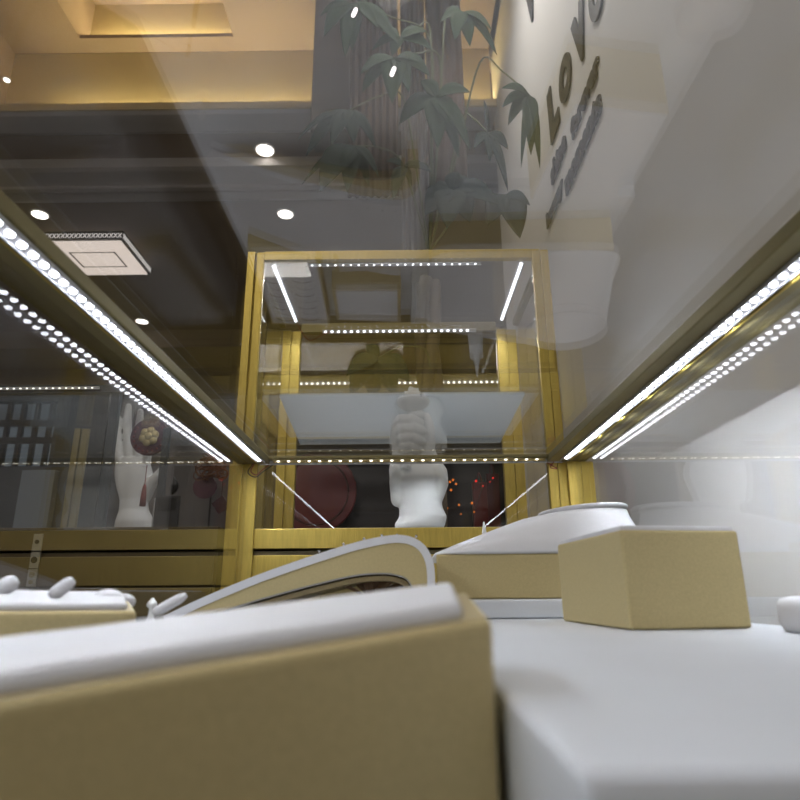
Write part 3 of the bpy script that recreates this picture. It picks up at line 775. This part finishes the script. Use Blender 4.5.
# dark partition with barred window
a = at(-40, 394, Y=YW); b = at(110, 394, Y=YW)
wa = at(-40, 402, Y=YW); wb = at(58, 402, Y=YW); wc = at(58, 466, Y=YW)
bm = bmesh.new()
box(bm, a.x - .8, wa.x, YW, YW + .08, ZF + .001, a.z); box(bm, wb.x, b.x, YW, YW + .08, ZF + .001, a.z)
box(bm, wa.x, wb.x, YW, YW + .08, ZF + .001, wc.z); box(bm, wa.x, wb.x, YW, YW + .08, wa.z, a.z)
tag(obj('partition', bm, DARK), 'dark blue-grey partition with barred openings behind the left cabinet row', 'partition')
wn = thing('window_bars', 'barred pale window in the dark partition at left', 'window', ((wa.x + wb.x) / 2, YW, wc.z))
wn['kind'] = 'structure'
wn.name = 'window_1'
obj('pane', bx((wa.x, wb.x, YW + .05, YW + .056, wc.z, wa.z)), WINP, wn)
for k in range(7):
    x = wa.x + (wb.x - wa.x) * (k + .3) / 7
    obj('bar', bx((x, x + .02, YW + .02, YW + .045, wc.z, wa.z)), BLACK, wn)
for fz in (.35, .62):
    z = wc.z + (wa.z - wc.z) * fz; obj('cross_bar', bx((wa.x, wb.x, YW + .012, YW + .02, z, z + .035)), BLACK, wn)
# pale screen panels
a = at(22, 470, Y=2.6); b = at(47, 524, Y=2.6)
tag(obj('pale_panel', bx((a.x, b.x, 2.6, 2.64, ZF + .001, a.z), bev=.004), mat('blue_grey_panel', (.2, .24, .28), .6)), 'pale blue-grey upright panel before the dark partition', 'panel')
a = at(112, 400, Y=3.4); b = at(260, 400, Y=3.4)
tag(obj('display_wall_panel', bx((a.x, b.x, 3.4, 3.46, ZF + .001, a.z), bev=.004), mat('grey_panel', (.26, .25, .25), .6, noise=.05, nscale=6)), 'plain grey display panel behind the open hand and ornaments', 'panel')
# shelf unit in the middle far back: dark, with red round tray, boxes, coloured bulbs
a = at(262, 447, Y=3.0); b = at(512, 447, Y=3.0)
un = thing('back_shelf', 'dark wooden back shelf seen through the tall cabinet', 'shelf', ((a.x + b.x) / 2, 3.1, ZF))
DW = mat('dark_wood', (.045, .035, .035), .4, noise=.2, nscale=10)
obj('back_panel', bx((a.x - .2, b.x + .1, 3.2, 3.24, ZF + .001, a.z)), DW, un)
obj('top_board', bx((a.x - .2, b.x + .1, 2.98, 3.24, a.z, a.z + .03), bev=.003), BRONZE, un)
obj('counter_board', bx((a.x - .2, b.x + .1, 2.98, 3.2, ZF + .001, at(400, 531, Y=3).z)), DW, un)
zt = at(400, 531, Y=3).z + .001
c = at(316, 492, Y=3.1)
t = thing('round_fan', 'dark red round lacquer tray standing on edge behind the tall cabinet', 'tray', (c.x, 3.1, zt)); t.name = 'round_tray'
r = c.z - zt
bm = bmesh.new(); ydisc(bm, c, r, 3.09, 3.12, 48); bevel(bm, .006, 2); obj('plate', bm, RED, t)
bm = bmesh.new(); tube(bm, [(c.x + r * .8 * math.cos(2 * PI * i / 40), 3.088, c.z + r * .8 * math.sin(2 * PI * i / 40)) for i in range(41)], .004, 6); obj('inner_ring', bm, mat('red_brown', (.12, .03, .02), .4), t, True)
for px, py, w_, h_, lab, mm in ((480, 500, .035, .14, 'tall red gift bag standing in the dark back shelf', RED), (493, 495, .03, .17, 'narrow dark red box beside the red bag in the back shelf', mat('deep_red_card', (.12, .01, .015), .5))):
    q_ = at(px, py, Y=3.08)
    t = thing('gift_bag', lab, 'gift bag', (q_.x, 3.08, zt))
    obj('bag_body', bx((q_.x - w_, q_.x + w_, 3.06, 3.1, zt, q_.z + h_ * .6), bev=.003), mm, t)
    bm = bmesh.new(); tube(bm, curve([(q_.x - w_ * .4, 3.08, q_.z + h_ * .6), (q_.x, 3.08, q_.z + h_ * .6 + .05), (q_.x + w_ * .4, 3.08, q_.z + h_ * .6)]), .003, 6); obj('handle', bm, mm, t, True)
ra, rb = at(262, 377, Y=2.3), at(560, 391, Y=2.3)
t = thing('back_rail', 'olive-gold rail with a row of tiny lamps, seen behind the tall cabinet', 'rail', ((ra.x + rb.x) / 2, 2.3, rb.z))
obj('rail', bx((ra.x, rb.x, 2.3, 2.33, rb.z, ra.z), bev=.002), GOLDB, t)
for x in (ra.x, rb.x - .03): obj('upright', bx((x, x + .03, 2.3, 2.33, ZF + .002, rb.z - .0005)), GOLDB, t)
zz = at(400, 383, Y=2.3).z
led_strip(t, (at(266, 383, Y=2.3).x, 2.2995, zz), (at(556, 383, Y=2.3).x, 2.2995, zz), .021, (0, -1, 0), w=.012, led=.009, material=LEDY)
rnd = random.Random(5)
st = thing('string_lights', 'string of tiny orange and red bulbs in the dark back shelf', 'string lights', at(470, 480, Y=3.0))
pts = []
for (px, py, o_) in ((446, 478, 1), (450, 482, 1), (453, 480, 1), (451, 490, 1), (456, 484, 1), (476, 481, 0), (490, 482, 0), (493, 478, 0), (447, 508, 1), (459, 505, 1), (472, 503, 1), (461, 514, 1), (474, 512, 1), (483, 486, 0)):
    p = at(px, py, Y=3.0); pts.append(p)
    bm = bmesh.new(); bmesh.ops.create_uvsphere(bm, u_segments=10, v_segments=8, radius=rnd.uniform(.003, .006)); bmesh.ops.translate(bm, verts=bm.verts, vec=p)
    obj('bulb', bm, BULBO if o_ else BULBR, st, True)
bm = bmesh.new(); tube(bm, pts, .0012, 5); obj('cable', bm, BLACK, st)

# ---------------------------------------------------------------- plant
plant = thing('money_tree', 'tall potted plant with drooping palm-like leaves behind the tall cabinet', 'plant', (.07, 1.6, ZF))
bm = bmesh.new()
loft(bm, [[(.07 + r * math.cos(2 * PI * k / 32), 1.6 + r * math.sin(2 * PI * k / 32), ZF + z) for k in range(32)] for r, z in ((.11, .002), (.15, .12), (.17, .3), (.175, .32), (.16, .325), (.15, .30), (.02, .295))])
obj('pot', bm, mat('dark_ceramic', (.05, .06, .07), .3), plant, True)
hub = (.075, 1.6, .95)
bm = bmesh.new()
for ph in range(3):
    tube(bm, curve([(.07 + .022 * math.cos(ph * 2.1 + k * .9), 1.6 + .022 * math.sin(ph * 2.1 + k * .9), -.66 + k * .125) for k in range(13)], 4), .017, 10)
obj('trunk', bm, BARK, plant, True)
YPn = 1.42
def leaf(bm, base, tip, width, droop=.12, fold=.25, n=8):
    base, tip = Vector(base), Vector(tip); d = tip - base; L = d.length
    side = d.cross(Vector((0, -1, .25)))
    if side.length < 1e-4: side = Vector((1, 0, 0))
    side.normalize(); nrm = side.cross(d).normalized()
    if nrm.y > 0: nrm = -nrm
    rows = []
    for i in range(n + 1):
        u = i / n
        c = base + d * u + Vector((0, 0, 1)) * droop * L * math.sin(PI * u) * .8 + nrm * .05 * L * math.sin(PI * u)
        w = width * (math.sin(PI * min(1, u ** .8)) ** .8 if 0 < u < 1 else .02) * (1 - .15 * u)
        rows.append([c - side * w + nrm * fold * w, c - side * w * .5 + nrm * fold * w * .4, c, c + side * w * .5 + nrm * fold * w * .4, c + side * w + nrm * fold * w])
    V = [[bm.verts.new(p) for p in r] for r in rows]; W = [[bm.verts.new(p - nrm * .0012) for p in r] for r in rows]
    for i in range(n):
        for j in range(4):
            bm.faces.new((V[i][j], V[i][j + 1], V[i + 1][j + 1], V[i + 1][j])); bm.faces.new((W[i][j], W[i + 1][j], W[i + 1][j + 1], W[i][j + 1]))
        bm.faces.new((V[i][0], V[i + 1][0], W[i + 1][0], W[i][0])); bm.faces.new((V[i][4], W[i][4], W[i + 1][4], V[i + 1][4]))
    tube(bm, [base + nrm * .0012, base + d * .5 + Vector((0, 0, 1)) * droop * L * .8 + nrm * (.05 * L + .001)], [.0016, .0008], 5)
# each cluster: centre and leaf tips in photograph points, half width in px, depth offset
CL = [
 ((352, 4), [(320, 16, 6), (324, 36, 9), (352, 50, 10), (378, 28, 8), (398, 44, 9), (345, 58, 8)], 0, 0, (430, 40)),
 ((395, 58), [(360, 74, 7), (362, 92, 9), (392, 103, 11), (430, 76, 9), (409, 92, 8), (420, 62, 6)], -.06, 0, (440, 60)),
 ((350, 110), [(297, 140, 4), (306, 156, 8), (331, 146, 8), (354, 143, 8), (376, 148, 5)], .05, 1, (402, 96)),
 ((355, 146), [(302, 184, 4), (320, 191, 14), (347, 192, 9), (369, 187, 5), (379, 177, 4)], .04, 1, (400, 160)),
 ((436, 97), [(399, 124, 11), (438, 148, 11), (452, 128, 9), (470, 92, 9), (421, 80, 8), (459, 158, 7), (470, 150, 7)], -.04, 0, (432, 120)),
 ((488, 133), [(474, 148, 5), (508, 149, 6), (490, 162, 4), (508, 191, 4), (484, 100, 2)], .03, 1, (462, 118)),
 ((529, 95), [(502, 88, 6), (502, 107, 6), (508, 125, 6), (531, 155, 7), (540, 168, 4), (521, 168, 3)], -.06, 0, (480, 62)),
 ((404, 166), [(386, 161, 4), (393, 199, 6), (412, 186, 3), (432, 172, 5), (420, 166, 4)], .02, 1, (430, 170)),
 ((400, 38), [(372, 50, 6), (392, 56, 6), (432, 50, 9), (428, 32, 7), (380, 30, 6)], .03, 0, (430, 30)),
 ((462, 12), [(440, 22, 9), (455, 40, 8), (470, 46, 8), (497, 55, 5), (492, 30, 4)], 0, 0, (445, 20)),
 ((452, 190), [(425, 215, 12), (447, 228, 13), (478, 190, 11), (500, 205, 12), (430, 196, 9), (470, 222, 12), (458, 172, 8)], .1, 1, (440, 190)),
 ((505, 195), [(488, 225, 10), (520, 238, 12), (512, 215, 9), (530, 205, 6)], .14, 1, (460, 205)),
 ((378, 358), [(350, 395, 10), (372, 400, 10), (395, 396, 10), (410, 382, 9), (346, 376, 7), (366, 345, 5)], .05, 0, (425, 350)),
]
for (cx, cy), tips, dy, mt, hubp in CL:
    Yc = YPn + dy; c = at(cx, cy, Y=Yc); c = Vector(c)
    hb = at(hubp[0], hubp[1], Y=Yc + .08)
    bm = bmesh.new()
    mid = (c + Vector(hb)) / 2 + Vector((0, 0, .02))
    tr_x = at(438, 0, Y=YPn + .1).x
    root = Vector((.075, 1.58, min(.92, max(.5, hb.z - .12))))
    tube(bm, curve([root, (root + Vector(hb)) / 2 + Vector((.005, 0, .0)), hb, mid, c], 6), [.003] * 13 + [.0022] * 12, 7)
    stalk = obj('stem', bm, STEM, plant, True)
    for (tx, ty, w_) in tips:
        tp = at(tx, ty, Y=Yc + random.uniform(-.03, .03))
        b2 = bmesh.new(); leaf(b2, c, tp, w_ * c.y * 1.5 / F)
        obj('leaf', b2, LEAF2 if mt else LEAF, stalk, True)
# two glowing tubes added in place of a reflected light among the leaves
for (px, py, lab) in ((354.5, 12.5, 'upper of two small white glints among the leaves, a reflected light built as a tube'), (393, 71.5, 'lower of two small white glints among the leaves, a reflected light built as a tube')):
    p = at(px, py, Y=1.28); t = thing('reflection_tube', lab, 'reflection', p, 'reflected light glints in the plant')
    bm = bmesh.new(); d = Vector((.0055, 0, .016)); tube(bm, [p - d * .8, p - d * .55, p + d * .55, p + d * .8], [.004, .0055, .0055, .004], 10); obj('bulb', bm, emit('reflection_glow', (1, .9, .92), 3), t, True)  # glowing tube stands in for a reflection, no real lamp
    bm = bmesh.new(); tube(bm, [p + d * .8, p + d * 1.8, Vector((p.x + .012, p.y + .05, p.z + .05))], .0008, 5); obj('wire', bm, BLACK, t)  # made-up wire holding the reflection tube

# ---------------------------------------------------------------- wall lettering
def text_mesh(txt, height, thick=.0, ext=.004, sx=1):
    cu = bpy.data.curves.new('t', 'FONT'); cu.body = txt; cu.size = 1; cu.extrude = .001; cu.offset = thick
    o = bpy.data.objects.new('t', cu); C.objects.link(o)
    dg = bpy.context.evaluated_depsgraph_get(); me = bpy.data.meshes.new_from_object(o.evaluated_get(dg))
    bpy.data.objects.remove(o)
    return me
lt = thing('wall_lettering', 'dark grey lettering fixed to the pale right wall above the counter', 'sign', (XR, 1.3, 1.17))
def put(name, txt, ystart, yend, z0, zh, thick=.02):
    me = text_mesh(txt, 1, thick)
    xs = [v.co.x for v in me.vertices]; ys = [v.co.y for v in me.vertices]
    x0, x1, yy0, yy1 = min(xs), max(xs), min(ys), max(ys)
    for v in me.vertices:
        u = (v.co.x - x0) / (x1 - x0); w = (v.co.y - yy0) / (yy1 - yy0)
        v.co = Vector((XR - .001 - (.005 if v.co.z > 0 else 0), ystart + (yend - ystart) * u, z0 + zh * w))
    me.materials.append(INK); me.name = name
    o = bpy.data.objects.new(name, me); C.objects.link(o); o.parent = lt; o.matrix_parent_inverse = parent_world(lt).inverted()
put('letter', 'L', 1.465, 1.368, 1.183, .165, .06)
put('letter', 'O', 1.345, 1.235, 1.185, .118, .075)
put('letter', 'V', 1.205, 1.10, 1.165, .145, .075)
put('letter', 'O', 1.075, .985, 1.155, .125, .075)
put('word', 'shine', 1.497, 1.335, 1.072, .062, .06)
put('word', 'forever', 1.285, 1.06, 1.048, .052, .06)
put('word', 'luxury', 1.585, 1.398, .980, .058, .06)
put('word', 'moments', 1.375, 1.075, .955, .058, .06)
put('letter', 'V', 1.60, 1.50, 1.72, .15, .075)

# world: faint neutral ambient fill with no source of its own
w = bpy.data.worlds.new('world'); S.world = w; w.use_nodes = True
w.node_tree.nodes['Background'].inputs[0].default_value = (.5, .55, .6, 1); w.node_tree.nodes['Background'].inputs[1].default_value = .05
